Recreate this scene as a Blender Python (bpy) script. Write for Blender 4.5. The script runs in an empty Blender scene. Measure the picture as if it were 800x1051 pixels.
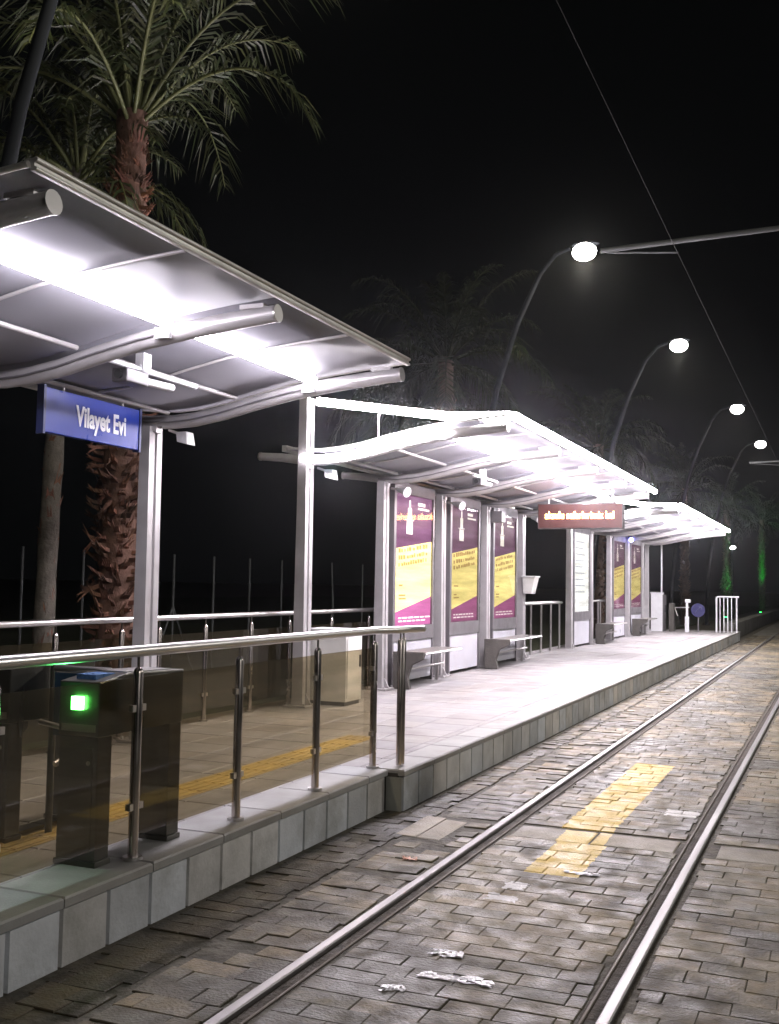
import bpy, bmesh, math, random
from mathutils import Vector, Matrix, noise
random.seed(7)
S = bpy.context.scene
COL = S.collection
PI = math.pi

# ------------------------------------------------------------------ materials
def nodes_of(name):
    m = bpy.data.materials.new(name); m.use_nodes = True
    nt = m.node_tree; nt.nodes.clear()
    out = nt.nodes.new('ShaderNodeOutputMaterial')
    return m, nt, nt.nodes, nt.links, out

def mat(name, col, rough=.6, metal=0.0, var=.15, scale=6.0, bump=0.0, bscale=40.0, dirt=None, dirt_amt=.5, dirt_scale=1.3,
        rvar=.12, spec=.5, attr=None, stretch=(1, 1, 1), coat=0.0, paint=(), wet=0.0, dlo=.48, dhi=.66):
    """principled surface: noise-varied base colour, roughness variation, optional dirt blotches and bump"""
    m, nt, N, L, out = nodes_of(name)
    b = N.new('ShaderNodeBsdfPrincipled'); L.new(b.outputs[0], out.inputs[0])
    b.inputs['Metallic'].default_value = metal
    b.inputs['Specular IOR Level'].default_value = spec
    b.inputs['Coat Weight'].default_value = coat
    tc = N.new('ShaderNodeTexCoord'); mp = N.new('ShaderNodeMapping'); mp.inputs['Scale'].default_value = stretch
    geo = N.new('ShaderNodeNewGeometry')
    L.new(geo.outputs['Position'], mp.inputs[0])
    n1 = N.new('ShaderNodeTexNoise'); n1.inputs['Scale'].default_value = scale; n1.inputs['Detail'].default_value = 6
    L.new(mp.outputs[0], n1.inputs[0])
    rmp = N.new('ShaderNodeMapRange'); rmp.inputs[1].default_value = .25; rmp.inputs[2].default_value = .75
    rmp.inputs[3].default_value = 1 - var; rmp.inputs[4].default_value = 1 + var
    L.new(n1.outputs[0], rmp.inputs[0])
    mul = N.new('ShaderNodeMix'); mul.data_type = 'RGBA'; mul.blend_type = 'MULTIPLY'; mul.inputs[0].default_value = 1
    mul.inputs[6].default_value = (*col, 1); L.new(rmp.outputs[0], mul.inputs[7])
    cur = mul.outputs[2]
    if attr:
        at = N.new('ShaderNodeAttribute'); at.attribute_name = attr
        m2 = N.new('ShaderNodeMix'); m2.data_type = 'RGBA'; m2.blend_type = 'MULTIPLY'; m2.inputs[0].default_value = 1
        L.new(cur, m2.inputs[6]); L.new(at.outputs['Color'], m2.inputs[7]); cur = m2.outputs[2]
    if dirt:
        n2 = N.new('ShaderNodeTexNoise'); n2.inputs['Scale'].default_value = dirt_scale; n2.inputs['Detail'].default_value = 8
        n2.inputs['Roughness'].default_value = .65; L.new(mp.outputs[0], n2.inputs[0])
        r2 = N.new('ShaderNodeMapRange'); r2.inputs[1].default_value = dlo; r2.inputs[2].default_value = dhi
        r2.inputs[3].default_value = 0; r2.inputs[4].default_value = dirt_amt; L.new(n2.outputs[0], r2.inputs[0])
        m3 = N.new('ShaderNodeMix'); m3.data_type = 'RGBA'; L.new(r2.outputs[0], m3.inputs[0])
        L.new(cur, m3.inputs[6]); m3.inputs[7].default_value = (*dirt, 1); cur = m3.outputs[2]
    for (px0, px1, py0, py1, pcol, edge, wear) in paint:
        sx = N.new('ShaderNodeSeparateXYZ'); ad = N.new('ShaderNodeVectorMath'); ad.operation = 'ADD'
        nn = N.new('ShaderNodeTexNoise'); nn.inputs['Scale'].default_value = 16; nn.inputs['Detail'].default_value = 4; L.new(geo.outputs['Position'], nn.inputs[0])
        sc_ = N.new('ShaderNodeVectorMath'); sc_.operation = 'MULTIPLY_ADD'; sc_.inputs[1].default_value = (edge*2,)*3; sc_.inputs[2].default_value = (-edge,)*3
        L.new(nn.outputs['Color'], sc_.inputs[0]); L.new(geo.outputs['Position'], ad.inputs[0]); L.new(sc_.outputs[0], ad.inputs[1]); L.new(ad.outputs[0], sx.inputs[0])
        def win(sock, a, c_):
            q = N.new('ShaderNodeMath'); q.operation = 'COMPARE'; q.inputs[1].default_value = (a+c_)/2; q.inputs[2].default_value = (c_-a)/2; L.new(sock, q.inputs[0]); return q.outputs[0]
        w1 = win(sx.outputs[0], px0, px1); w2 = win(sx.outputs[1], py0, py1)
        wr = N.new('ShaderNodeTexNoise'); wr.inputs['Scale'].default_value = 7; wr.inputs['Detail'].default_value = 9; wr.inputs['Roughness'].default_value = .7; L.new(geo.outputs['Position'], wr.inputs[0])
        wm = N.new('ShaderNodeMapRange'); wm.inputs[1].default_value = .50; wm.inputs[2].default_value = .72; wm.inputs[3].default_value = .95; wm.inputs[4].default_value = 1-wear; L.new(wr.outputs[0], wm.inputs[0])
        a1 = N.new('ShaderNodeMath'); a1.operation = 'MULTIPLY'; L.new(w1, a1.inputs[0]); L.new(w2, a1.inputs[1])
        a2 = N.new('ShaderNodeMath'); a2.operation = 'MULTIPLY'; L.new(a1.outputs[0], a2.inputs[0]); L.new(wm.outputs[0], a2.inputs[1])
        m5 = N.new('ShaderNodeMix'); m5.data_type = 'RGBA'; L.new(a2.outputs[0], m5.inputs[0]); L.new(cur, m5.inputs[6]); m5.inputs[7].default_value = (*pcol, 1); cur = m5.outputs[2]
    L.new(cur, b.inputs['Base Color'])
    rr = N.new('ShaderNodeMapRange'); rr.inputs[1].default_value = .3; rr.inputs[2].default_value = .7
    rr.inputs[3].default_value = max(.03, rough - rvar); rr.inputs[4].default_value = min(1, rough + rvar)
    n3 = N.new('ShaderNodeTexNoise'); n3.inputs['Scale'].default_value = scale * .6; n3.inputs['Detail'].default_value = 5
    L.new(mp.outputs[0], n3.inputs[0]); L.new(n3.outputs[0], rr.inputs[0])
    if wet and dirt:
        wm_ = N.new('ShaderNodeMapRange'); wm_.inputs[1].default_value = .54; wm_.inputs[2].default_value = .68; wm_.inputs[3].default_value = 0; wm_.inputs[4].default_value = wet
        L.new(n2.outputs[0], wm_.inputs[0]); mx_ = N.new('ShaderNodeMix'); mx_.data_type = 'FLOAT'; L.new(wm_.outputs[0], mx_.inputs[0])
        L.new(rr.outputs[0], mx_.inputs[2]); mx_.inputs[3].default_value = .12; L.new(mx_.outputs[0], b.inputs['Roughness'])
    else: L.new(rr.outputs[0], b.inputs['Roughness'])
    if bump:
        n4 = N.new('ShaderNodeTexNoise'); n4.inputs['Scale'].default_value = bscale; n4.inputs['Detail'].default_value = 6
        L.new(mp.outputs[0], n4.inputs[0])
        bp = N.new('ShaderNodeBump'); bp.inputs['Strength'].default_value = bump; bp.inputs['Distance'].default_value = .02
        L.new(n4.outputs[0], bp.inputs['Height']); L.new(bp.outputs[0], b.inputs['Normal'])
    return m

def emit(name, col, strength, base=None):
    m, nt, N, L, out = nodes_of(name)
    b = N.new('ShaderNodeBsdfPrincipled'); L.new(b.outputs[0], out.inputs[0])
    b.inputs['Base Color'].default_value = (*(base or col), 1); b.inputs['Roughness'].default_value = .35
    b.inputs['Emission Color'].default_value = (*col, 1); b.inputs['Emission Strength'].default_value = strength
    return m

def glass(name, tint, refl=1.0):
    m, nt, N, L, out = nodes_of(name)
    t = N.new('ShaderNodeBsdfTransparent')
    tc = N.new('ShaderNodeNewGeometry'); nz = N.new('ShaderNodeTexNoise'); nz.inputs['Scale'].default_value = 2.2; nz.inputs['Detail'].default_value = 5
    mp = N.new('ShaderNodeMapping'); mp.inputs['Scale'].default_value = (1, .3, 3.2)  # stretched noise puts streaks of reflection into the tint
    L.new(tc.outputs['Position'], mp.inputs[0]); L.new(mp.outputs[0], nz.inputs[0])
    cr = N.new('ShaderNodeMix'); cr.data_type = 'RGBA'; L.new(nz.outputs[0], cr.inputs[0])
    cr.inputs[6].default_value = (tint[0]*.68, tint[1]*.68, tint[2]*.62, 1); cr.inputs[7].default_value = (*[min(1, c*1.1) for c in tint], 1)
    L.new(cr.outputs[2], t.inputs[0])
    g = N.new('ShaderNodeBsdfGlossy'); g.inputs['Roughness'].default_value = .04
    fr = N.new('ShaderNodeFresnel'); fr.inputs['IOR'].default_value = 1.5
    ml = N.new('ShaderNodeMath'); ml.operation = 'MULTIPLY'; ml.inputs[1].default_value = refl
    bf = N.new('ShaderNodeMath'); bf.operation = 'SUBTRACT'; bf.inputs[0].default_value = 1; L.new(tc.outputs['Backfacing'], bf.inputs[1])
    m0 = N.new('ShaderNodeMath'); m0.operation = 'MULTIPLY'; L.new(fr.outputs[0], m0.inputs[0]); L.new(bf.outputs[0], m0.inputs[1]); L.new(m0.outputs[0], ml.inputs[0])
    mx = N.new('ShaderNodeMixShader'); L.new(ml.outputs[0], mx.inputs[0]); L.new(t.outputs[0], mx.inputs[1]); L.new(g.outputs[0], mx.inputs[2])
    d = N.new('ShaderNodeBsdfDiffuse'); d.inputs[0].default_value = (.16, .13, .08, 1)      # film of dust on the pane
    mx2 = N.new('ShaderNodeMixShader'); mx2.inputs[0].default_value = .05
    L.new(mx.outputs[0], mx2.inputs[1]); L.new(d.outputs[0], mx2.inputs[2])
    L.new(mx2.outputs[0], out.inputs[0])
    return m

M = {}
M['steel']    = mat('brushed_steel', (.62, .60, .59), .33, 1.0, .06, 2.0, rvar=.03)
M['post']     = mat('polished_steel_post', (.58, .53, .50), .22, 1.0, .15, 5, rvar=.08)
M['alu']      = mat('grey_powder_coat', (.52, .50, .51), .42, .35, .10, 5, dirt=(.25, .22, .21), dirt_amt=.25, bump=.03)
M['roofsheet']= mat('roof_panel_sheet', (.235, .23, .26), .6, .0, .06, 1.2, spec=.18, dirt=(.16, .16, .17), dirt_amt=.25, dirt_scale=.6, rvar=.05)
M['edge']     = mat('roof_edge_metal', (.60, .58, .55), .42, .5, .14, 7)
M['dark']     = mat('dark_grey_metal', (.085, .08, .085), .42, .4, .12, 6)
M['black']    = mat('black_plastic', (.02, .02, .022), .4, 0, .1, 8)
M['white']    = mat('white_plastic', (.72, .72, .74), .4, 0, .05, 8)
M['cream']    = mat('cream_painted_steel', (.80, .79, .77), .5, 0, .05, 4, dirt=(.45, .42, .38), dirt_amt=.3, dirt_scale=2.2)
M['gatesteel']= mat('dark_brushed_steel', (.13, .125, .11), .36, .85, .18, 4, stretch=(1, 1, .2))
M['casegrey'] = mat('case_grey_metal', (.20, .19, .20), .4, .4, .1, 5)
M['frost']    = mat('frosted_panel', (.55, .55, .60), .38, 0, .06, 2.5, dirt=(.4, .39, .42), dirt_amt=.4)
M['bench']    = mat('bench_concrete', (.085, .078, .07), .75, 0, .2, 9, bump=.3)
M['slab']     = mat('platform_slab', (.30, .285, .285), .55, 0, .12, 3.0, bump=.12, bscale=70, dirt=(.17, .15, .14), dirt_amt=.75, dirt_scale=.8, attr='tint', rvar=.15)
M['coping']   = mat('platform_coping', (.33, .325, .315), .6, 0, .14, 4, bump=.12, bscale=60, dirt=(.22, .20, .17), dirt_amt=.5, attr='tint')
M['face']     = mat('kerb_face_stone', (.64, .64, .65), .72, 0, .16, 5, bump=.25, bscale=45, dirt=(.24, .24, .21), dirt_amt=.5, dirt_scale=2.0, attr='tint')
M['joint']    = mat('dark_joint', (.07, .065, .055), .9, 0, .25, 12, bump=.3)
YEL = (.60, .42, .09)
PAINT_AND_PATCHES = [(-1.935, -1.575, 6.98, 7.95, YEL, .03, .45), (-2.02, -1.62, 8.30, 11.74, YEL, .03, .45), (-1.36, -1.10, 9.22, 9.47, (.62,.60,.58), .05, .8), (-1.98, -1.80, 6.28, 6.42, (.55,.53,.52), .06, .9), (-1.96, -1.82, 6.56, 6.72, (.5,.48,.47), .06, .9)]  # yellow road paint first, then three pale ground patches
M['paver']    = mat('stone_paver', (.172, .138, .080), .60, 0, .30, 11, bump=.38, bscale=55, dirt=(.034, .029, .018), dirt_amt=.84, dirt_scale=.75, attr='tint', dlo=.44, dhi=.56, wet=.35, rvar=.22, paint=PAINT_AND_PATCHES)
M['bigslab']  = mat('concrete_slab', (.215, .185, .13), .62, 0, .16, 8, bump=.35, bscale=50, dirt=(.09, .08, .065), dirt_amt=.45, dirt_scale=1.6, attr='tint', paint=[(-1.96, -1.735, 7.9, 8.4, (.66, .48, .14), .02, .45), (-1.735, -1.60, 7.9, 8.4, (.66, .48, .14), .02, .45)])
M['soil']     = mat('dirt_bed', (.085, .074, .054), .85, 0, .5, 9, bump=.9, bscale=18, dirt=(.03, .034, .018), dirt_amt=.6, dirt_scale=2.5, rvar=.1)
M['yellow']   = mat('yellow_road_paint', (.62, .42, .06), .55, 0, .14, 20, bump=.5, bscale=55, dirt=(.22, .17, .08), dirt_amt=.55, dirt_scale=5)
M['tactile']  = mat('yellow_tactile_tile', (.50, .34, .08), .6, 0, .12, 8, bump=.2, dirt=(.25, .2, .1), dirt_amt=.5)
M['railhead'] = mat('polished_rail_head', (.25, .24, .24), .5, 1.0, .12, 5, rvar=.1, stretch=(4, .15, 1))
M['railweb']  = mat('rusty_rail_steel', (.055, .044, .032), .85, .0, .5, 10, bump=.8)
M['raillip']  = mat('worn_rail_lip', (.11, .09, .07), .6, .5, .25, 6, stretch=(3, .2, 1))
M['bluesign'] = mat('blue_enamel_sign', (.012, .036, .30), .35, 0, .06, 5)
M['signframe']= mat('dark_blue_frame', (.03, .04, .12), .4, .2, .1, 5)
M['lettering']= mat('white_lettering', (.85, .85, .87), .5, 0, .03, 5)
M['ledface']  = mat('led_display_face', (.055, .016, .014), .45, 0, .1, 12)
M['bark']     = mat('palm_bark', (.16, .085, .06), .85, 0, .35, 7, bump=.8, bscale=22, dirt=(.06, .035, .025), dirt_amt=.6, dirt_scale=3)
M['stub']     = mat('dry_frond_base', (.15, .072, .050), .85, 0, .45, 14, bump=.6, bscale=60, dirt=(.06, .035, .025), dirt_amt=.7, dirt_scale=5, attr='tint', stretch=(1, 1, .35))
M['greybark'] = mat('grey_bark', (.16, .14, .12), .9, 0, .3, 6, bump=.8, bscale=20, dirt=(.06, .05, .04), dirt_amt=.6, dirt_scale=2)
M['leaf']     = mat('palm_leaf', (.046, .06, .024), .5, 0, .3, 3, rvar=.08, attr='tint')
M['shadeleaf'] = mat('shaded_palm_leaf', (.013, .019, .008), .6, 0, .3, 3, attr='tint', spec=.05)  # night shade put into the leaf, rachis and bark colours of farther palms
M['shaderachis'] = mat('shaded_palm_rachis', (.022, .026, .012), .8, 0, .2, 5, spec=.05)
M['shadebark'] = mat('shaded_palm_bark', (.07, .045, .03), .9, 0, .4, 7, bump=.6, attr='tint')
M['rachis']   = mat('palm_rachis', (.13, .14, .05), .55, 0, .2, 5)
M['pole']     = mat('lamp_pole_paint', (.011, .013, .016), .7, .0, .1, 4, spec=.15)
M['wire']     = mat('dull_copper_wire', (.012, .012, .012), .9, 0, .1, 3)
M['galv']     = mat('galvanised_post', (.10, .105, .105), .7, .0, .2, 6)
M['grass']    = mat('rough_turf', (.045, .05, .022), .95, 0, .4, 5, bump=.9, bscale=30)
M['lowwall']  = mat('rendered_low_wall', (.16, .155, .14), .85, 0, .2, 3, bump=.3, dirt=(.07, .07, .06), dirt_amt=.5)
M['litter']   = mat('pale_crumpled_foil', (.85, .84, .86), .22, .35, .08, 30, bump=.5, bscale=90)
M['pinklit']  = mat('pinkish_scrap', (.75, .42, .30), .35, 0, .2, 30)
M['whitepaint'] = mat('worn_white_paint', (.62, .60, .58), .55, 0, .12, 18, bump=.4, dirt=(.25, .23, .2), dirt_amt=.6, dirt_scale=9)
M['glass_f']  = glass('bronze_glass_front', (.80, .745, .62), 1.25)
M['glass_r']  = glass('bronze_glass_rear', (.70, .65, .55), 1.3)
M['flap']     = mat('blue_acrylic', (.025, .05, .085), .15, 0, .1, 3)
M['iconline'] = mat('pale_blue_icon', (.30, .42, .50), .5, 0, .05, 5)
M['roundblue']= mat('blue_round_sign', (.018, .018, .085), .4, 0, .08, 5)
M['tube1'] = emit('led_tube_glow_a', (.97, .91, 1.0), 82)
M['tube2'] = emit('led_tube_glow_b', (.98, .90, .98), 140)
M['tube3'] = emit('led_tube_glow_c', (.98, .91, .98), 145)
M['lamp']  = emit('street_lamp_lens', (1.0, .97, .95), 14)
M['signglint'] = emit('sign_glint_glow', (1.0, .97, .95), 60)
M['green'] = emit('green_led', (.10, 1.0, .20), 85)
M['greenup'] = emit('green_uplight_lens', (.02, 1.0, .10), 30)
M['orange'] = emit('led_text_glow', (1.0, .42, .15), 26)
M['blueled'] = emit('blue_led', (.25, .25, 1.0), 16)
M['board']  = emit('backlit_board', (.90, .93, 1.0), 1.5, (.8, .8, .8))
def poster_set(tag, k):
    return [emit('poster_purple_'+tag, (.20, .06, .20), .42*k, (.08, .03, .08)), emit('poster_yellow_'+tag, (1.0, .86, .36), .95*k, (.40, .30, .08)),
            emit('poster_magenta_'+tag, (.42, .10, .30), .75*k, (.16, .05, .11)), emit('poster_white_'+tag, (1, .93, .95), .85*k, (.6, .6, .6)),
            emit('poster_ochre_'+tag, (.62, .36, .10), .6*k, (.25, .16, .05))]

# ------------------------------------------------------------------ mesh builder
ORG = {}
class MB:
    def __init__(s): s.v = []; s.f = []; s.m = []; s.sm = []; s.t = []
    def add(s, vs, fs, m=0, smooth=False, tint=None):
        o = len(s.v); s.v += [tuple(v) for v in vs]
        for f in fs:
            s.f.append([i+o for i in f]); s.m.append(m); s.sm.append(smooth); s.t.append(tint or (1, 1, 1))
        return s
    def hexa(s, lo, hi, m=0, tint=None):
        return s.add(list(lo)+list(hi), [(3,2,1,0),(4,5,6,7),(0,1,5,4),(1,2,6,5),(2,3,7,6),(3,0,4,7)], m, False, tint)
    def box(s, x0, x1, y0, y1, z0, z1, m=0, tint=None):
        return s.hexa([(x0,y0,z0),(x1,y0,z0),(x1,y1,z0),(x0,y1,z0)], [(x0,y0,z1),(x1,y0,z1),(x1,y1,z1),(x0,y1,z1)], m, tint)
    def tube(s, pts, r, n=12, m=0, cap=True):
        pts = [Vector(p) for p in pts]; k = len(pts)
        rs = r if isinstance(r, (list, tuple)) else [r]*k
        d0 = (pts[1]-pts[0]).normalized()
        up = Vector((0,0,1)) if abs(d0.z) < .9 else Vector((1,0,0))
        a = d0.cross(up).normalized(); vs = []
        for i in range(k):
            d = (pts[min(i+1,k-1)]-pts[max(i-1,0)]).normalized()
            a = (a - d*a.dot(d)).normalized(); b = d.cross(a)
            for j in range(n):
                t = 2*PI*j/n; vs.append(pts[i]+(a*math.cos(t)+b*math.sin(t))*rs[i])
        fs = [(i*n+j, i*n+(j+1)%n, (i+1)*n+(j+1)%n, (i+1)*n+j) for i in range(k-1) for j in range(n)]
        s.add(vs, fs, m, True)
        if cap:
            s.add(vs[:n], [tuple(range(n-1,-1,-1))], m); s.add(vs[-n:], [tuple(range(n))], m)
        return s
    def prism(s, poly, axis, a, b, m=0):
        """poly: 2-D outline; axis 'x' -> (y,z), 'y' -> (x,z), 'z' -> (x,y)"""
        def P(u, w, t): return {'x': (t,u,w), 'y': (u,t,w), 'z': (u,w,t)}[axis]
        n = len(poly); vs = [P(u,w,a) for u,w in poly]+[P(u,w,b) for u,w in poly]
        fs = [tuple(range(n-1,-1,-1)), tuple(range(n,2*n))]+[(i,(i+1)%n,n+(i+1)%n,n+i) for i in range(n)]
        return s.add(vs, fs, m)
    def sphere(s, c, r, sx=1, sy=1, sz=1, m=0, n=14, k=8, z0=-1, z1=1):
        vs = []; t0 = math.asin(z0); t1 = math.asin(z1)
        for i in range(k+1):
            t = t0+(t1-t0)*i/k
            for j in range(n):
                u = 2*PI*j/n
                vs.append((c[0]+r*sx*math.cos(t)*math.cos(u), c[1]+r*sy*math.cos(t)*math.sin(u), c[2]+r*sz*math.sin(t)))
        fs = [(i*n+j, i*n+(j+1)%n, (i+1)*n+(j+1)%n, (i+1)*n+j) for i in range(k) for j in range(n)]
        return s.add(vs, fs, m, True)
    def build(s, name, mats, parent=None, bevel=0.0, org=None, recalc=True):
        if not isinstance(mats, (list, tuple)): mats = [mats]
        o = Vector(org) if org is not None else (ORG[parent.name] if parent else Vector((0,0,0)))
        me = bpy.data.meshes.new(name)
        me.from_pydata([tuple(Vector(v)-o) for v in s.v], [], s.f)
        for mm in mats: me.materials.append(mm)
        for p, mi, sm in zip(me.polygons, s.m, s.sm): p.material_index = mi; p.use_smooth = sm
        if any(t != (1,1,1) for t in s.t) or any(mm and mm.name in TINTED for mm in mats):
            ca = me.color_attributes.new('tint', 'FLOAT_COLOR', 'CORNER'); li = 0
            dat = []
            for p, t in zip(me.polygons, s.t): dat += [t[0], t[1], t[2], 1.0]*p.loop_total
            ca.data.foreach_set('color', dat)
        if recalc or bevel:
            bm = bmesh.new(); bm.from_mesh(me)
            if bevel:
                bmesh.ops.remove_doubles(bm, verts=bm.verts, dist=1e-6)
                bmesh.ops.recalc_face_normals(bm, faces=bm.faces)
                ed = [e for e in bm.edges if len(e.link_faces) == 2 and e.calc_face_angle(0) > .6]
                bmesh.ops.bevel(bm, geom=ed, offset=bevel, segments=2, affect='EDGES', profile=.6, clamp_overlap=True)
            else:
                bmesh.ops.recalc_face_normals(bm, faces=bm.faces)
            bm.to_mesh(me); bm.free()
        ob = bpy.data.objects.new(name, me); COL.objects.link(ob)
        if parent: ob.parent = parent
        else: ob.location = o
        ORG[ob.name] = Vector(o)
        return ob
TINTED = {'shaded_palm_leaf', 'shaded_palm_bark', 'dry_frond_base', 'palm_bark', 'grey_bark', 'platform_slab', 'platform_coping', 'kerb_face_stone', 'stone_paver', 'concrete_slab', 'palm_leaf'}

def tag(o, label, cat, group=None):
    o['label'] = label; o['category'] = cat
    if group: o['group'] = group
    return o
def thing(name, label, cat, loc, group=None):
    o = bpy.data.objects.new(name, None); COL.objects.link(o); o.location = loc; o.empty_display_size = .2
    ORG[o.name] = Vector(loc); return tag(o, label, cat, group)
def structure(o): o['kind'] = 'structure'; return o
def copy_tree(o, parent=None):
    c = o.copy(); COL.objects.link(c)
    if parent: c.parent = parent
    ORG[c.name] = ORG.get(o.name, Vector((0,0,0))).copy()
    for ch in list(o.children): copy_tree(ch, c)
    return c
def dup(root, loc, label, group=None, rz=0.0, sc=1.0):
    c = copy_tree(root); c.location = loc; c.rotation_euler = (0, 0, rz); c.scale = (sc, sc, sc); c['label'] = label
    if group: c['group'] = group
    return c
def text_mesh(name, body, size, mtl, parent, mtx, sx=1.0, off=0.0, depth=.002):
    cu = bpy.data.curves.new(name, 'FONT'); cu.body = body; cu.size = size; cu.extrude = depth; cu.offset = off
    cu.align_x = 'CENTER'; cu.align_y = 'CENTER'; cu.resolution_u = 4
    tmp = bpy.data.objects.new('tmp_text', cu); COL.objects.link(tmp)
    dg = bpy.context.evaluated_depsgraph_get(); dg.update()
    me = bpy.data.meshes.new_from_object(tmp.evaluated_get(dg))
    bpy.data.objects.remove(tmp); bpy.data.curves.remove(cu)
    me.transform(Matrix.Diagonal((sx, 1, 1, 1))); me.transform(mtx)
    me.transform(Matrix.Translation(-ORG[parent.name]))
    me.materials.clear(); me.materials.append(mtl); me.name = name
    o = bpy.data.objects.new(name, me); COL.objects.link(o); o.parent = parent; ORG[o.name] = ORG[parent.name].copy()
    return o
FACE_X = Matrix(((0,0,1,0),(1,0,0,0),(0,1,0,0),(0,0,0,1)))      # text plane facing +X, reading along +Y
FACE_MY = Matrix(((1,0,0,0),(0,0,-1,0),(0,1,0,0),(0,0,0,1)))    # text plane facing -Y, reading along +X

# ------------------------------------------------------------------ camera (street side of the tracks, eye height)
cam_d = bpy.data.cameras.new('camera'); cam = bpy.data.objects.new('camera', cam_d); COL.objects.link(cam)
Rv = Vector((0.9221946, 0.3863540, 0.0169622)); Dv = Vector((-0.0098527, 0.0673193, -0.9976828)); Fv = Vector((-0.3866007, 0.9198906, 0.0658881))
mw = Matrix((( Rv.x, -Dv.x, -Fv.x, 0), (Rv.y, -Dv.y, -Fv.y, 0), (Rv.z, -Dv.z, -Fv.z, 1.88), (0,0,0,1)))
cam.matrix_world = mw
cam_d.sensor_fit = 'HORIZONTAL'; cam_d.sensor_width = 36; cam_d.lens = 1100/800*36
cam_d.clip_start = .05; cam_d.clip_end = 2000
S.camera = cam

# ------------------------------------------------------------------ ground and tracks
RAIL_L, RAIL_R = -2.46, -.955
PZ = .33                                       # platform top
mb = MB()
g = [-600, -200, -60, -20, -8, -3, 0, 3, 8, 20, 60, 200, 600]
mb.add([(x, y, -.0085) for y in g for x in g], [(j*13+i, j*13+i+1, (j+1)*13+i+1, (j+1)*13+i) for j in range(12) for i in range(12)])
structure(mb.build('ground', M['soil'], recalc=False))

def paver(mb, x0, x1, y0, y1, gap=.0005, zj=.002, tint=(1,1,1), ch=.0035):
    a = random.uniform(-zj, zj); tx = random.uniform(-zj, zj)*.7; ty = random.uniform(-zj, zj)*.7
    j = lambda: random.uniform(-.0025, .0035)
    x0 += gap+j(); x1 -= gap+j(); y0 += gap+j(); y1 -= gap+j()
    if x1-x0 < .04 or y1-y0 < .03: return
    z = lambda u, w: a+tx*u+ty*w
    b = [(x0,y0,-.03),(x1,y0,-.03),(x1,y1,-.03),(x0,y1,-.03)]
    m_ = [(x0,y0,z(-1,-1)-.004),(x1,y0,z(1,-1)-.004),(x1,y1,z(1,1)-.004),(x0,y1,z(-1,1)-.004)]
    t = [(x0+ch,y0+ch,z(-1,-1)),(x1-ch,y0+ch,z(1,-1)),(x1-ch,y1-ch,z(1,1)),(x0+ch,y1-ch,z(-1,1))]
    mb.add(b+m_+t, [(0,1,5,4),(1,2,6,5),(2,3,7,6),(3,0,4,7),(4,5,9,8),(5,6,10,9),(6,7,11,10),(7,4,8,11),(8,9,10,11)], 0, False, tint)

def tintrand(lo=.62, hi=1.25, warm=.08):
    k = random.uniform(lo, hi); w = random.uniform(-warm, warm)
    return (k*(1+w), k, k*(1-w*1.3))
def field(mb, xa, xb, ya, yb, L=.285, Wd=.152, lo=.72, hi=1.2, skip=0.0, zj=.0022, avoid=None, rag=0.0):
    y = ya; r = 0
    while y < yb:
        w = Wd*random.uniform(.94, 1.06)
        x = xa - (L*.5 if r % 2 else 0) + random.uniform(-.02, .02) + random.uniform(0, rag)
        while x < xb:
            l = L*random.uniform(.82, 1.16)
            u0, u1 = max(x, xa+random.uniform(0, rag)), min(x+l, xb-random.uniform(0, rag))
            if u1-u0 > .05 and random.random() >= skip and not (avoid and avoid(u0, u1, y, y+w)):
                paver(mb, u0, u1, y, y+w, tint=tintrand(lo, hi), zj=zj)
            x += l
        y += w; r += 1
# the drain slabs that cross the track at y = 8
D0, D1 = 7.93, 8.32
def in_drain(u0, u1, y0, y1): return y1 > D0 and y0 < D1
def left_avoid(u0, u1, y0, y1):
    if y1 > 7.55 and y0 < 8.3 and u1 > -3.12 and u0 < -2.72: return True
    return False
mb = MB(); field(mb, RAIL_L+.118, RAIL_R-.118, 2.6, 46, avoid=in_drain, rag=.02)
structure(mb.build('track_pavement', M['paver'], recalc=False))
mb = MB(); field(mb, RAIL_R+.055, 2.6, 2.6, 46, L=.285, Wd=.165, lo=.8, hi=1.18, rag=.03, avoid=lambda a, b, c, d: in_drain(a, b, c, d) and a < .9)
structure(mb.build('street_pavement', M['paver'], recalc=False))
mb = MB()
field(mb, -3.02, RAIL_L-.045, 2.6, 46, L=.30, Wd=.16, lo=.55, hi=1.2, skip=.02, zj=.005, avoid=left_avoid, rag=.04)
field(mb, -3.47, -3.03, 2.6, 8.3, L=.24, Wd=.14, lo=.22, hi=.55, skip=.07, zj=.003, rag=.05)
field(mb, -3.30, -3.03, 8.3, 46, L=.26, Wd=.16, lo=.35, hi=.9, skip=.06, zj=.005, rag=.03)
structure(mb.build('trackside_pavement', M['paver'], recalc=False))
mb = MB()
for xa, xb in ((RAIL_L+.15, -1.72), (-1.70, RAIL_R-.15), (RAIL_R+.14, .02), (.04, .88)):
    paver(mb, xa, xb, D0, D1, zj=.003, tint=tintrand(.95, 1.12, .03), ch=.012)
for xa, xb, ya, yb in ((-3.10, -2.93, 7.58, 8.26), (-2.92, -2.74, 7.56, 8.22)):
    paver(mb, xa, xb, ya, yb, zj=.004, tint=tintrand(1.0, 1.2, .03), ch=.012)
for _ in range(10):                             # thicker slabs lie proud of their bed
    pass
structure(mb.build('crossing_slab_pavement', M['bigslab'], recalc=False))
# far pavement beyond the detailed setts
mb = MB(); mb.box(-3.3, 6, 46.02, 140, -.03, -.004)
structure(mb.build('far_pavement', mat('far_setts', (.15, .14, .12), .6, 0, .3, 3, bump=.5, bscale=8), recalc=False))

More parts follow.
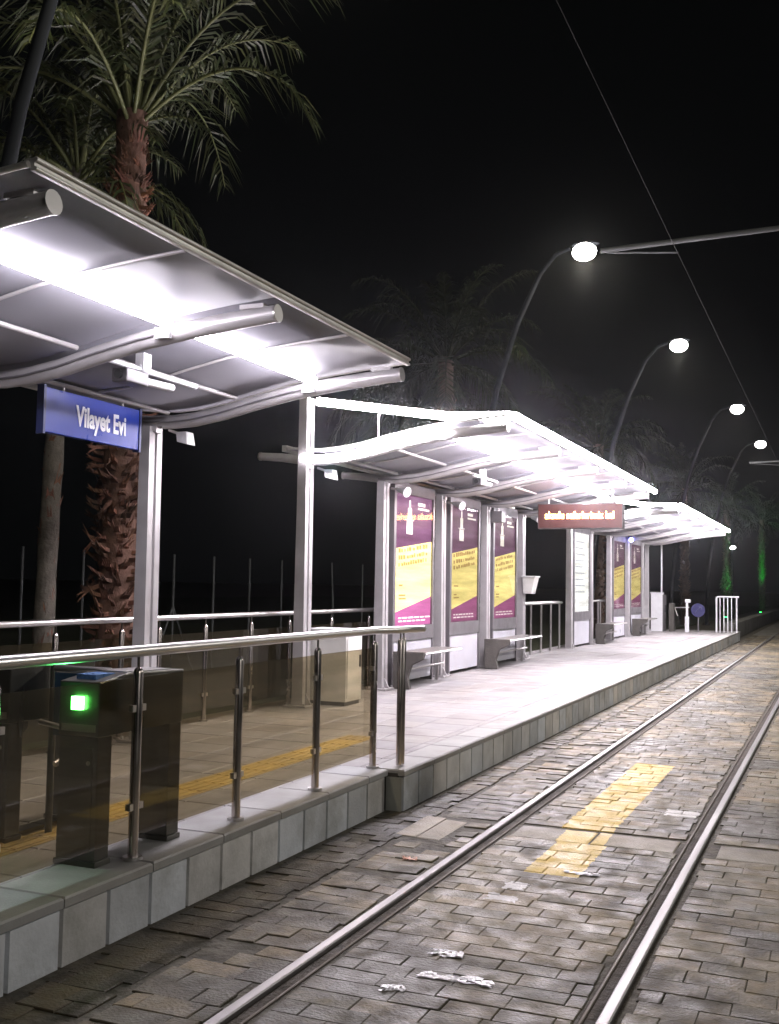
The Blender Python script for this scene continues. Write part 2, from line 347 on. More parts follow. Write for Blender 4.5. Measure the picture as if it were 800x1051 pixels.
# rails (grooved tram rail): head, web + lip
def rail(xc, inner, label):
    t = thing('tram_rail', label, 'tram rail', (xc, 3, 0), 'grooved tram rails set in the paving')
    h = MB(); s = inner
    def pr(mb, pts): mb.prism([(xc+s*u, w) for u, w in pts], 'y', -6, 140)
    pr(h, [(-.030, -.03), (.028, -.03), (.028, .012), (.022, .019), (-.023, .020), (-.030, .012)])
    h.build('rail_head', M['railhead'], t)
    w = MB(); pr(w, [(-.045, -.06), (.112, -.06), (.112, -.0075), (-.045, -.0075)]); w.build('rail_foot', M['railweb'], t)
    l = MB(); pr(l, [(.088, -.0078), (.104, -.0078), (.104, -.002), (.100, .001), (.092, .001), (.088, -.002)]); l.build('guard_lip', M['raillip'], t)
rail(RAIL_L, 1, 'shiny tram rail running nearest the platform kerb')
rail(RAIL_R, -1, 'shiny tram rail farther from the platform, at the right of the yellow stripe')

# ------------------------------------------------------------------ platform
mb = MB(); mb.box(-6.75, -3.56, -3, 8.36, -.1, PZ-.03); mb.box(-6.75, -3.40, 8.362, 41.2, -.1, PZ-.03)
structure(mb.build('platform', M['joint'], recalc=False))
def slab(mb, x0, x1, y0, y1, z0, z1, tint, ch=.006, gap=.004):
    x0 += gap; x1 -= gap; y0 += gap; y1 -= gap
    b = [(x0,y0,z0),(x1,y0,z0),(x1,y1,z0),(x0,y1,z0)]; m_ = [(x,y,z1-ch) for x,y,_ in b]
    t = [(x0+ch,y0+ch,z1),(x1-ch,y0+ch,z1),(x1-ch,y1-ch,z1),(x0+ch,y1-ch,z1)]
    mb.add(b+m_+t, [(0,1,5,4),(1,2,6,5),(2,3,7,6),(3,0,4,7),(4,5,9,8),(5,6,10,9),(6,7,11,10),(7,4,8,11),(8,9,10,11)], 0, False, tint)
mb = MB(); xs = [-6.75+i*.5 for i in range(6)]+[-3.92]
y = -3.0
while y < 8.3:
    y2 = min(y+.5, 8.36)
    for a, b in zip(xs[:-1], xs[1:]):
        if b > -4.6 and a < -4.2 and False: continue
        slab(mb, a, b if b < -4 else -3.92, y, y2, PZ-.035, PZ-.004+random.uniform(-.0012, .0012), tintrand(.86, 1.08, .02))
    y += .5
xs = [-6.75+i*.5 for i in range(7)]+[-3.66]
y = 8.36
while y < 41.1:
    y2 = min(y+.5, 41.2)
    for a, b in zip(xs[:-1], xs[1:]):
        slab(mb, a, b, y, y2, PZ-.035, PZ-.004+random.uniform(-.0012, .0012), tintrand(.88, 1.08, .02))
    y += .5
structure(mb.build('platform_paving', M['slab'], recalc=False))
mb = MB()
y = 3.93-.366*19
while y < 8.30: slab(mb, -3.918, -3.475, y, min(y+.73, 8.345), PZ-.05, PZ+random.uniform(-.001, .001), tintrand(.86, 1.08, .03), ch=.010); y += .732
y = 8.362
while y < 41.1: slab(mb, -3.658, -3.335, y, min(y+.72, 41.2), PZ-.05, PZ+random.uniform(-.001, .001), tintrand(.92, 1.08, .02), ch=.012); y += .72
structure(mb.build('platform_coping', M['coping'], recalc=False))
mb = MB()
def facing(mb, x, y0, y1, tint):
    g_ = .007; c = .008
    vs = [(x-.06,y0+g_,-.05),(x-.06,y1-g_,-.05),(x-.06,y1-g_,PZ-.055),(x-.06,y0+g_,PZ-.055),
          (x,y0+g_+c,-.05),(x,y1-g_-c,-.05),(x,y1-g_-c,PZ-.055-c),(x,y0+g_+c,PZ-.055-c)]
    mb.add(vs, [(4,5,6,7),(0,4,7,3),(1,2,6,5),(3,7,6,2)], 0, False, tint)
y = 3.93-.366*19
while y < 8.3: facing(mb, -3.495, y, min(y+.366, 8.34), tintrand(.80, 1.12, .04)); y += .366
y = 8.375
while y < 41.1: facing(mb, -3.355, y, y+.36, tintrand(.80, 1.12, .04)); y += .36
# the return where the platform steps out
mb.add([(-3.50,8.352,-.05),(-3.36,8.352,-.05),(-3.36,8.352,PZ-.06),(-3.50,8.352,PZ-.06)], [(0,1,2,3)], 0, False, (.55,.56,.5))
structure(mb.build('platform_kerb', M['face'], recalc=False))
# tactile strip beside the gates
mb = MB()
y = 3.6
while y < 10.0:
    slab(mb, -4.62, -4.30, y, y+.32, PZ-.003, PZ+.0025, (1,1,1), ch=.003, gap=.003)
    for i in range(4): mb.box(-4.59+i*.076, -4.555+i*.076, y+.02, y+.30, PZ+.002, PZ+.0065)
    y += .32
structure(mb.build('tactile_paving', M['tactile'], recalc=False))
mb = MB(); mb.box(-60, -6.8, -20, 120, -.05, .05)
structure(mb.build('park_lawn', M['grass'], recalc=False))

# ------------------------------------------------------------------ shelters
ARM = [(-6.85,3.475),(-6.55,3.45),(-6.25,3.415),(-5.95,3.40),(-5.7,3.415),(-5.4,3.46),(-5.07,3.535),(-4.66,3.615),(-4.26,3.665),(-3.9,3.70),(-3.57,3.725)]
def armz(x):
    for (xa, za), (xb, zb) in zip(ARM[:-1], ARM[1:]):
        if x <= xb: return za+(zb-za)*(x-xa)/(xb-xa)
    return ARM[-1][1]
CX = -6.2
def add_column(t, y, top):
    c = MB()
    def fl(y0, y1, x0b, x1b, x0t, x1t): c.hexa([(x0b,y0,PZ),(x1b,y0,PZ),(x1b,y1,PZ),(x0b,y1,PZ)], [(x0t,y0,top),(x1t,y0,top),(x1t,y1,top),(x0t,y1,top)])
    fl(y-.105, y-.022, CX-.075, CX+.075, CX-.055, CX+.055)
    fl(y+.022, y+.105, CX-.075, CX+.075, CX-.055, CX+.055)
    fl(y-.0215, y+.0215, CX-.05, CX+.05, CX-.03, CX+.03)
    col = c.build('column', M['alu'], t)
    b = MB(); b.box(CX-.16, CX+.16, y-.19, y+.19, PZ, PZ+.02)
    b.prism([(CX+.07, PZ+.02), (CX+.15, PZ+.02), (CX+.07, PZ+.16)], 'y', y-.012, y+.012)
    for sx in (-.12, .12):
        for sy in (-.15, .15): b.tube([(CX+sx, y+sy, PZ+.02), (CX+sx, y+sy, PZ+.05)], .014, 6)
    b.build('base_plate', M['alu'], col)
    return col
def add_arm(t, y):
    a = MB(); a.tube([(x, y, z) for x, z in ARM], [.05,.055,.062,.068,.07,.07,.07,.069,.067,.064,.06], 16)
    arm = a.build('roof_arm', M['alu'], t)
    e = MB(); e.tube([(-3.571, y, 3.725), (-3.555, y, 3.726)], .064, 16); e.build('end_cap', M['steel'], arm)
    e = MB(); e.tube([(-6.87, y, 3.476), (-6.848, y, 3.475)], .055, 16); e.build('end_cap', M['steel'], arm)
    k = MB(); k.box(CX-.07, CX+.09, y-.05, y+.05, 3.30, armz(CX)); k.build('bracket', M['alu'], arm)
    k = MB(); k.box(-3.85, -3.66, y-.03, y+.03, 3.77, 3.80); k.build('roof_clip', M['alu'], arm)
    k = MB(); k.tube([(x, y-.078, z-.01) for x, z in ARM[2:8]]+[(-4.42, y-.08, 3.64)], .009, 6); k.build('conduit', M['casegrey'], arm)
    k = MB(); k.box(-4.50, -4.38, y-.11, y-.066, 3.595, 3.67); k.build('junction_box', M['white'], arm)
    for bx in (-6.17, -6.05):
        k = MB(); k.tube([(bx, y-.05, 3.345), (bx, y-.062, 3.345)], .014, 6); k.build('bolt', M['steel'], arm)
def shelter(label, ys, ya, yb, tube, near_frame, front_led, stem_cols):
    t = thing('tram_shelter', label, 'shelter', (CX, (ya+yb)/2, PZ), 'tram stop shelters along the platform')
    # roof panel: a curved sheet following the arms, thin, plus edge channels
    xs = [-6.45,-6.2,-5.95,-5.7,-5.4,-5.07,-4.66,-4.26,-3.9,-3.56]
    p = MB()
    lo = [(x, armz(x)+.115) for x in xs]
    yy = [ya]+[y for y in ys if ya+.2 < y < yb-.2]+[yb]
    for y0, y1 in zip(yy[:-1], yy[1:]):
        n = len(lo); vs = []
        for y_ in (y0+.004, y1-.004):
            vs += [(x, y_, z) for x, z in lo]+[(x, y_, z+.022) for x, z in lo]
        fs = []
        for i in range(n-1):
            fs += [(i, i+1, 2*n+i+1, 2*n+i), (n+i, 3*n+i, 3*n+i+1, n+i+1), (i, n+i, n+i+1, i+1), (2*n+i, 2*n+i+1, 3*n+i+1, 3*n+i)]
        fs += [(0, 2*n, 3*n, n), (n-1, 2*n-1, 4*n-1, 3*n-1)]
        p.add(vs, fs, 0, True)
    p.build('roof_panel', M['roofsheet'], t)
    e = MB(); e.box(-3.558, -3.535, ya, yb, 3.822, 3.885); e.box(-3.60, -3.56, ya, yb, 3.866, 3.885); e.tube([(-3.53, ya, 3.876), (-3.53, yb, 3.876)], .014, 8); e.tube([(-3.53, ya, 3.832), (-3.53, yb, 3.832)], .010, 8)
    e.build('front_gutter', M['edge'], t)
    e = MB(); e.box(-6.52, -6.455, ya, yb, 3.52, 3.60); e.build('rear_gutter', M['edge'], t)
    for yb_ in (ya-.012, yb+.012):
        q = MB(); q.tube([(x, yb_, z+.012) for x, z in lo], .017, 8); q.build('end_trim', M['edge'], t)
    for y in ys: add_arm(t, y)
    for y in stem_cols: add_column(t, y, 3.36 if not (near_frame and y == ys[0]) else 4.20)
    segs = list(zip(ys[:-1], ys[1:]))
    for x in (-5.95, -5.2):
        for y0, y1 in segs:
            u = MB(); u.tube([(x, y0+.09, armz(x)+.075), (x, y1-.09, armz(x)+.075)], .020, 8); u.build('purlin', M['alu'], t)
    for y0, y1 in segs:
        for f in (.5,):
            u = MB(); ym = y0+(y1-y0)*f; u.tube([(x, ym, z-.014) for x, z in lo[2:]], .013, 8); u.build('batten', M['alu'], t)
        x = -4.4; z = armz(x)
        h = MB(); h.box(x-.035, x+.035, y0+.10, y1-.10, z+.075, z+.112); hs = h.build('light_strip', M['white'], t)
        d = MB(); d.prism([(x+.055*math.cos(a_), z+.074+.052*math.sin(a_)) for a_ in [PI+PI*i_/8 for i_ in range(9)]], 'y', y0+.11, y1-.11); d.build('diffuser', tube, hs)
    if front_led:
        h = MB(); h.tube([(-3.475, ya+.02, 3.845), (-3.475, yb-.02, 3.845)], .048, 10); h.build('edge_light', tube, t)
    if near_frame:
        y = ys[0]-.02
        h = MB(); h.tube([(-6.04, y, 4.145), (-4.28, y, 3.875), (-3.52, y, 3.85)], .050, 10); h.build('edge_light', tube, t)
        h = MB(); h.tube([(x, y-.065, armz(x)+.01) for x in (-6.2,-5.95,-5.7,-5.4,-5.07,-4.66,-4.30)], .046, 10); h.build('arm_light', tube, t)
        r_ = MB(); r_.tube([(-5.20, y, armz(-5.2)+.05), (-5.20, y, 4.0)], .012, 8); r_.build('strut', M['alu'], t)
    return t
shelter('nearest tram shelter at the left edge, with the blue station sign below it', [4.12, 6.42, 8.70], 3.95, 8.80, M['tube1'], False, False, [6.42, 8.70])
shelter('middle tram shelter with glaring white strips and three advertising cases', [12.0, 14.5, 17.0, 19.5, 22.0], 11.95, 22.35, M['tube2'], True, True, [12.0, 14.5, 17.0, 19.5, 22.0])
shelter('farthest tram shelter at the platform end, with the lit white board', [26.4, 28.8, 31.4, 34.3, 37.0, 38.05], 26.2, 38.3, M['tube3'], True, True, [26.4, 28.8, 31.4, 34.3, 37.0, 38.05])

# ------------------------------------------------------------------ poster cases
def poster_case(y0, y1, tagname, k, label, kind='ad'):
    t = thing('poster_case', label, 'advertising case' if kind == 'ad' else 'information case', (-6.22, (y0+y1)/2, PZ), 'lit cases between the shelter columns')
    c = MB(); xb, xf = -6.33, -6.13
    c.box(xb, xf, y0, y1, 3.25, 3.42); c.box(xb, xf, y0, y1, 1.0, 1.22); c.box(xb, xf, y0, y0+.09, 1.22, 3.25); c.box(xb, xf, y1-.07, y1, 1.22, 3.25)
    c.box(xb, xb+.03, y0+.09, y1-.07, 1.22, 3.25)
    c.box(xb, xf, y0, y0+.05, PZ, 1.0); c.box(xb, xf, y1-.05, y1, PZ, 1.0)
    c.build('case', M['casegrey'], t)
    l = MB(); l.box(xb+.06, xf-.02, y0+.052, y1-.052, PZ+.06, .998); l.build('lower_panel', M['frost'], t)
    a, b, z0, z1 = y0+.095, y1-.075, 1.225, 3.245; w = b-a; h = z1-z0; X = xf-.03
    p = MB()
    if kind == 'ad':
        F = lambda u, v, d=0: (X+d, a+u*w, z0+v*h)
        p.add([F(0,.58),F(1,.66),F(1,1),F(0,1)], [(0,1,2,3)], 0)
        p.add([F(0,.10),F(1,.22),F(1,.66),F(0,.58)], [(0,1,2,3)], 1)
        p.add([F(0,0),F(1,0),F(1,.22),F(0,.10)], [(0,1,2,3)], 2)
        po = p.build('poster', poster_set(tagname, k), t, recalc=False)
        e = MB()      # pale emblem: a slim tower over a disc
        def R(u0, u1, v0, v1, m=3): e.add([F(u0,v0,.004),F(u1,v0,.004),F(u1,v1,.004),F(u0,v1,.004)], [(0,1,2,3)], m)
        R(.30,.46,.70,.80); R(.33,.43,.81,.90); R(.27,.49,.805,.812); R(.36,.40,.90,.96); R(.60,.80,.93,.955); R(.60,.92,.90,.915)
        e.build('emblem', poster_set(tagname+'e', k), po, recalc=False)
        e = MB()
        for v in (.545, .49, .44):
            u = .10
            while u < .86:
                l_ = random.uniform(.03, .07); R(u, min(u+l_, .92), v+u*.07-.0, v+random.uniform(.020,.034)+u*.07, 4); u += l_+random.choice((.012,.012,.04))
        for v in (.20, .225, .30): R(.12, .12+random.uniform(.08, .2), v, v+.012, 4)
        for v in (.03, .055):
            u = .12
            while u < .85: l_ = random.uniform(.05, .14); R(u, u+l_, v, v+.010, 3); u += l_+.03
        e.build('text_lines', poster_set(tagname+'t', k), po, recalc=False)
    else:
        p.add([(X,a,z0),(X,b,z0),(X,b,z1),(X,a,z1)], [(0,1,2,3)], 0); po = p.build('board', M['board'], t, recalc=False)
        e = MB(); 
        for i in range(9):
            zz = z1-.25-i*.16; e.add([(X+.004,a+.15,zz),(X+.004,a+.15+w*random.uniform(.35,.7),zz),(X+.004,a+.15+w*.6,zz+.03),(X+.004,a+.15,zz+.03)], [(0,1,2,3)])
        e.build('text_lines', emit('board_print', (.5, .55, .62), .9), po, recalc=False)
    gl = MB(); gl.box(xf-.012, xf-.006, a, b, z0, z1); gl.build('cover_glass', M['cover'], t)
    return t
M['cover'] = glass('clear_cover_glass', (.97, .97, .97), 1.0)
poster_case(14.78, 16.52, 'a', 4.2, 'brightest poster case with washed-out yellow advert, nearest the front railing')
poster_case(17.30, 18.95, 'b', 1.3, 'second poster case from the left with ochre yellow and purple advert')
poster_case(19.78, 21.45, 'c', 1.6, 'third poster case from the left, behind the bench by the waste bin column')
poster_case(26.62, 28.50, 'd', 1.0, 'white backlit board in a grey case under the red text display', 'board')
poster_case(31.70, 33.60, 'e', 1.1, 'small-looking yellow poster case under the far shelter, left of the far column')
poster_case(34.55, 36.60, 'f', 1.0, 'farthest yellow poster case, beside the grey far cabinet')

# ------------------------------------------------------------------ benches
def bench(y0, y1, label):
    t = thing('bench', label, 'bench', (-5.82, (y0+y1)/2, PZ), 'benches under the shelters')
    s = MB(); s.prism([(-6.04,.825),(-5.64,.825),(-5.60,.84),(-5.62,.86),(-6.04,.865)], 'y', y0, y1); s.build('seat', M['steel'], t, bevel=.008)
    for y in (y0-.045,):
        l = MB(); l.prism([(-6.06,PZ),(-5.80,PZ),(-5.84,.50),(-5.78,.68),(-5.60,.77),(-5.58,.875),(-6.07,.875)], 'y', y-.045, y+.045); l.build('leg', M['bench'], t, bevel=.012)
    l = MB(); l.prism([(-6.05,PZ),(-6.0,PZ),(-5.98,.76),(-5.74,.80),(-5.74,.824),(-6.05,.824)], 'y', y1-.05, y1-.03); l.build('end_bracket', M['steel'], t)
    b = MB(); b.tube([(-5.93, y0-.02, .60), (-5.93, y1+.02, .60)], .018, 8); b.build('stretcher', M['steel'], t)
bench(14.75, 16.45, 'bench in front of the brightest poster, partly behind the front railing end')
bench(19.15, 21.5, 'bench whose concrete end stands by the middle shelter columns, left of the bin')
bench(28.95, 31.1, 'far bench right of the white backlit board')
bench(34.5, 36.6, 'farthest bench beneath the last yellow poster')

# ------------------------------------------------------------------ railings
def post_parts(t, x, y, side, top=1.385, r=.029):
    p = MB(); p.tube([(x,y,PZ+.01),(x,y,top-.03),(x,y,top-.012),(x,y,top)], [r,r,r*.8,r*.35], 14); p.tube([(x,y,top-.01),(x,y,1.452)], .008, 8)
    po = p.build('post', M['post'], t)
    f = MB(); f.tube([(x,y,PZ),(x,y,PZ+.018)], r*1.9, 16); f.build('base_flange', M['steel'], po)
    for z in (.62, 1.16):
        for sy in side: c = MB(); c.box(x-.016, x+.016, y+sy*(r+.002), y+sy*(r+.032), z-.018, z+.018); c.build('glass_clamp', M['steel'], po)
front = thing('glass_railing', 'front railing of steel posts and bronze glass along the kerb nearest the camera', 'railing', (-3.62, 6, PZ))
fy = [2.8, 3.92, 5.03, 6.13, 7.27, 8.34]
for i, y in enumerate(fy): post_parts(front, -3.62, y, (-1, 1) if 0 < i < len(fy)-1 else ((1,) if i == 0 else (-1,)))
for dy in (-.035, .035):
    p = MB(); p.tube([(-3.46,8.56+dy,PZ+.01),(-3.46,8.56+dy,1.38),(-3.46,8.56+dy,1.41)], [.024,.024,.012], 12); p.tube([(-3.46,8.56+dy,1.40),(-3.46,8.56+dy,1.452)], .008, 8); p.build('end_post', M['post'], front)
for y0, y1 in zip(fy[:-1], fy[1:]):
    g_ = MB(); g_.box(-3.626, -3.614, y0+.045, y1-.045, .455, 1.33); g_.build('glass_panel', M['glass_f'], front)
h = MB(); h.tube([(-3.62,2.2,1.475),(-3.62,8.30,1.475),(-3.60,8.40,1.475),(-3.50,8.58,1.475),(-3.44,9.0,1.475)], .033, 18); h.build('handrail', M['steel'], front)

rear = thing('glass_railing', 'rear railing with glass behind the gates and white cabinet', 'railing', (-6.45, 10, PZ))
ry = [4.4, 5.5, 6.6, 7.71, 8.67, 9.30, 10.17, 11.17, 12.13, 13.35, 14.62]
for i, y in enumerate(ry): post_parts(rear, -6.45, y, (-1, 1), r=.026)
for y0, y1 in zip(ry[:-1], ry[1:]):
    g_ = MB(); g_.box(-6.455, -6.445, y0+.045, y1-.045, .45, 1.30); g_.build('glass_panel', M['glass_r'], rear)
h = MB(); h.tube([(-6.45,1,1.475),(-6.45,26.35,1.475)], .030, 14); h.build('handrail', M['steel'], rear)
for y in (16.9, 19.4, 22.3):
    post_parts(rear, -6.45, y, ())
gap = thing('bar_railing', 'open steel railing in the dark gap between middle and far shelters', 'railing', (-6.40, 24.2, PZ))
for y in (22.6, 23.45, 24.35, 25.25, 26.1):
    p = MB(); p.tube([(-6.38,y,PZ),(-6.38,y,1.44)], .026, 10); p.build('post', M['steel'], gap)
h = MB(); h.tube([(-6.38,22.15,1.462),(-6.38,26.35,1.462)], .028, 12); h.build('handrail', M['steel'], gap)
h = MB(); h.box(-6.46, -6.41, 22.2, 26.3, PZ+.0, PZ+.05); h.build('bottom_rail', M['alu'], gap)
far = thing('bar_railing', 'low steel railing behind the farthest shelter columns', 'railing', (-6.42, 33, PZ))
h = MB(); h.tube([(-6.42,28.6,1.462),(-6.42,38.3,1.462)], .028, 12); h.build('handrail', M['steel'], far)
for y in (28.9, 29.9, 30.9, 31.2, 33.9, 36.9):
    p = MB(); p.tube([(-6.42,y,PZ),(-6.42,y,1.44)], .026, 10); p.build('post', M['steel'], far)
# hoop barrier at the platform end
hp = thing('hoop_barrier', 'white steel hoop barrier with upright bars at the platform end', 'barrier', (-3.65, 39.4, PZ))
h = MB(); h.tube([(-4.0,39.4,PZ),(-4.0,39.4,1.50),(-3.985,39.4,1.56),(-3.93,39.4,1.585),(-3.24,39.4,1.585)], .032, 10); h.build('frame', M['white'], hp)
h = MB(); h.tube([(-3.32,39.4,PZ),(-3.32,39.4,1.56)], .030, 10); h.build('end_post', M['white'], hp)
for x in (-3.88, -3.75, -3.62, -3.49):
    h = MB(); h.tube([(x,39.4,PZ),(x,39.4,1.56)], .017, 8); h.build('bar', M['white'], hp)

# ------------------------------------------------------------------ ticket gates
def turnstile(x0, x1, ya, yb, top, label, light):
    t = thing('turnstile', label, 'turnstile', ((x0+x1)/2, (ya+yb)/2, PZ), 'ticket gates behind the front railing')
    hsg = MB(); hsg.prism([(ya,1.02),(yb,1.02),(yb,top-.02),(ya+.25,top-.005),(ya,top-.04)], 'x', x0, x1); hs = hsg.build('housing', M['gatesteel'], t, bevel=.008)
    for y in (ya, yb-.13):
        l = MB(); l.box(x0+.006, x1-.006, y+.004, y+.126, PZ+.03, 1.018); l.box(x0-.004, x1+.004, y-.004, y+.134, PZ, PZ+.03); l.build('leg', M['gatesteel'], t, bevel=.005)
    ap = MB(); ap.box(x0+.035, x1-.035, ya-.001, ya+.006, .42, .96); apo = ap.build('access_panel', M['gatesteel'], t, bevel=.002)
    kl = MB(); kl.tube([(x1-.06,ya-.001,.88),(x1-.06,ya-.008,.88)], .012, 10); kl.build('lock', M['steel'], apo)
    sc_ = MB(); sc_.box(x0+.02, x1-.02, ya-.0015, ya+.004, 1.045, 1.085); sc_.build('trim_strip', M['steel'], hs)
    d = MB(); d.add([(x0+.03,ya+.27,top+.0),(x1-.03,ya+.27,top+.0),(x1-.03,yb-.08,top-.012),(x0+.03,yb-.08,top-.012),
                     (x0+.03,ya+.27,top-.02),(x1-.03,ya+.27,top-.02),(x1-.03,yb-.08,top-.03),(x0+.03,yb-.08,top-.03)], [(0,1,2,3),(4,5,1,0),(5,6,2,1),(6,7,3,2),(7,4,0,3)])
    lid = d.build('lid_plate', M['steel'], hs)
    k = MB(); k.box(x0+.07, x1-.07, ya+.05, ya+.22, top-.032, top-.006); k.build('card_reader', M['iconblue'], hs)
    hub = MB(); ym = (ya+yb)/2; hub.tube([(x0,ym,.98),(x0-.07,ym,.95)], [.07,.06], 14)
    hb = hub.build('tripod_hub', M['steel'], t)
    for dx, dy, dz in ((-.05,.06,-.34), (-.42,.0,.06), (-.05,-.30,-.12)):
        a_ = MB(); a_.tube([(x0-.05,ym,.955),(x0-.05+dx,ym+dy,.955+dz)], .017, 10); a_.build('tripod_arm', M['steel'], hb)
    if light:
        g_ = MB(); xc = x0+.135; g_.box(xc-.032, xc+.032, ya-.028, ya+.01, 1.165, 1.235); g_.build('indicator_light', M['green'], hs)
    return t
M['iconblue'] = mat('reader_blue', (.10, .20, .42), .3, 0, .3, 40)
turnstile(-3.955, -3.685, 4.78, 5.58, 1.355, 'dark steel turnstile with a green glowing square on its end', True)
t2 = turnstile(-4.74, -4.48, 4.98, 5.75, 1.40, 'dark steel turnstile at the left picture edge, without a lit square on its near face', False)
fl = thing('access_gate', 'dark blue gate flap with a pale wheelchair symbol beside the turnstiles', 'gate', (-4.25, 5.3, PZ), None)
b = MB(); b.box(-4.44, -4.06, 5.30, 5.325, .92, 1.30); flp = b.build('flap', M['flap'], fl, bevel=.004)
b = MB(); b.tube([(-4.46,5.312,1.325),(-4.02,5.312,1.325)], .020, 10); b.build('top_rail', M['steel'], fl)
b = MB(); b.tube([(-4.445,5.312,PZ),(-4.445,5.312,1.35)], .022, 12); b.build('post', M['gatesteel'], fl)
ic = MB(); Y = 5.296                                       # wheelchair pictogram from strokes
cx, cz = -4.26, 1.09
ic.tube([(cx+.062*math.cos(a), Y, cz-.03+.062*math.sin(a)) for a in [math.radians(v) for v in range(150, 391, 20)]], .007, 6)
ic.tube([(cx-.01,Y,cz+.085),(cx-.012,Y,cz+.02),(cx+.04,Y,cz+.015),(cx+.075,Y,cz-.06),(cx+.10,Y,cz-.055)], .008, 6)
ic.tube([(cx-.01,Y,cz+.05),(cx+.04,Y,cz+.048)], .007, 6); ic.sphere((cx-.012,Y,cz+.115), .017)
ic.build('wheelchair_symbol', M['iconline'], flp)

# white equipment cabinet by the column
cb = thing('equipment_cabinet', 'cream white metal equipment cabinet beside the tall lit column', 'cabinet', (-5.99, 12.5, PZ))
b = MB(); b.box(-6.27, -5.70, 12.24, 12.72, PZ+.05, 1.25); bd = b.build('body', M['cream'], cb, bevel=.006)
b = MB(); b.box(-6.25, -5.72, 12.26, 12.70, PZ, PZ+.05); b.build('plinth', M['dark'], cb)
b = MB(); b.box(-6.29, -5.68, 12.22, 12.74, 1.252, 1.285); b.build('top', M['white'], cb, bevel=.006)
b = MB(); b.box(-5.698, -5.690, 12.27, 12.69, PZ+.09, 1.22); dr = b.build('door', M['cream'], cb, bevel=.002)
b = MB(); b.box(-5.689, -5.675, 12.62, 12.65, .80, .95); b.build('handle', M['black'], dr)
# far cabinet, turnstile, arm post, round sign at the platform end
cb = thing('equipment_cabinet', 'tall white cabinet at the platform end below the thin pole', 'cabinet', (-5.95, 38.8, PZ))
b = MB(); b.box(-6.16, -5.76, 38.68, 38.98, PZ, 1.66); b.build('body', M['white'], cb, bevel=.008)
b = MB(); b.box(-6.18, -5.74, 38.66, 39.0, 1.662, 1.70); b.build('top', M['white'], cb, bevel=.006)
b = MB(); b.box(-5.757, -5.74, 38.7, 39.5, PZ, 1.62); b.build('side_panel', M['casegrey'], cb, bevel=.004)
b = MB(); b.box(-5.738, -5.72, 39.1, 39.3, 1.0, 1.25); b.build('validator', M['black'], cb)
pm = thing('thin_pole', 'thin white pole rising behind the far cabinet to the last roof', 'pole', (-5.86, 39.15, PZ))
b = MB(); b.tube([(-5.86,39.15,PZ),(-5.86,39.15,3.50)], .032, 10); b.build('shaft', M['white'], pm); b = MB(); b.box(-5.95, -5.77, 39.06, 39.24, PZ, PZ+.02); b.build('base_plate', M['white'], pm)
tp = thing('turnstile', 'small far turnstile between the far white cabinet and the white post', 'turnstile', (-5.5, 39.3, PZ), 'ticket gates at the platform end')
b = MB(); b.box(-5.6, -5.42, 39.1, 39.5, PZ, 1.32); b.build('housing', M['gatesteel'], tp, bevel=.01)
for dx, dz in ((.52,.02), (.10,-.30)):
    b = MB(); b.tube([(-5.42,39.3,1.17),(-5.42+dx,39.3,1.17+dz)], .02, 8); b.build('tripod_arm', M['steel'], tp)
wp = thing('gate_post', 'short white gate post next to the round blue sign', 'post', (-4.92, 38.75, PZ))
b = MB(); b.box(-4.99, -4.86, 38.68, 38.82, PZ, .88); b.box(-4.96, -4.89, 38.70, 38.80, .881, 1.36); b.build('body', M['white'], wp, bevel=.006)
b = MB(); b.box(-4.99, -4.80, 38.69, 38.81, 1.362, 1.48); b.build('head', M['white'], wp, bevel=.02)
M['arrow'] = mat('faded_arrow', (.07, .07, .16), .5)
rs = thing('round_sign', 'round blue sign standing right of the short white gate post', 'sign', (-4.58, 39.0, PZ))
b = MB(); b.tube([(-4.58,39.0,1.10),(-4.58,38.975,1.10)], .24, 28); dsc = b.build('disc', M['roundblue'], rs)
b = MB(); b.tube([(-4.58,39.03,PZ),(-4.58,39.03,1.1)], .025, 8); b.build('stem', M['casegrey'], rs)
b = MB(); b.tube([(-4.68,38.972,1.0),(-4.58,38.972,1.12),(-4.50,38.972,1.20)], .022, 6); b.tube([(-4.55,38.972,1.22),(-4.47,38.972,1.22),(-4.47,38.972,1.12)], .02, 6); b.build('arrow', M['arrow'], dsc)

# ------------------------------------------------------------------ signs and displays
sg = thing('station_sign', 'blue station name sign reading Vilayet Evi under the nearest roof', 'sign', (-5.95, 7.5, 3.0))
b = MB(); b.box(-5.985, -5.925, 6.86, 8.12, 3.055, 3.425); pn = b.build('panel', M['bluesign'], sg, bevel=.006)
for y in (8.122, 6.83): b = MB(); b.box(-5.99, -5.918, y, y+.028, 3.04, 3.44); b.build('end_frame', M['signframe'], sg)
for y in (7.1, 7.9): b = MB(); b.tube([(-5.95,y,3.42),(-5.95,y,3.47)], .012, 8); b.build('hanger', M['steel'], sg)
text_mesh('lettering', 'Vilayet Evi', .235, M['lettering'], pn, Matrix.Translation((-5.9215, 7.58, 3.235)) @ FACE_X, sx=.70, off=.007)

ld = thing('text_display', 'red scrolling text display hanging across the middle shelter', 'display', (-4.4, 19.5, 2.9))
b = MB(); b.box(-5.19, -3.60, 19.50, 19.66, 2.93, 3.40); hs = b.build('housing', M['dark'], ld, bevel=.01)
b = MB(); b.box(-5.17, -3.62, 19.488, 19.499, 2.95, 3.38); fc = b.build('screen', M['ledface'], ld)
text_mesh('led_text', 'aksulu seferlerimiz bal', .185, M['orange'], fc, Matrix.Translation((-4.40, 19.483, 3.175)) @ FACE_MY, sx=.78, off=.003, depth=.003)
for x in (-5.0, -3.8): b = MB(); b.tube([(x,19.58,3.40),(x,19.58,armz(x))], .014, 8); b.build('hanger', M['steel'], ld)

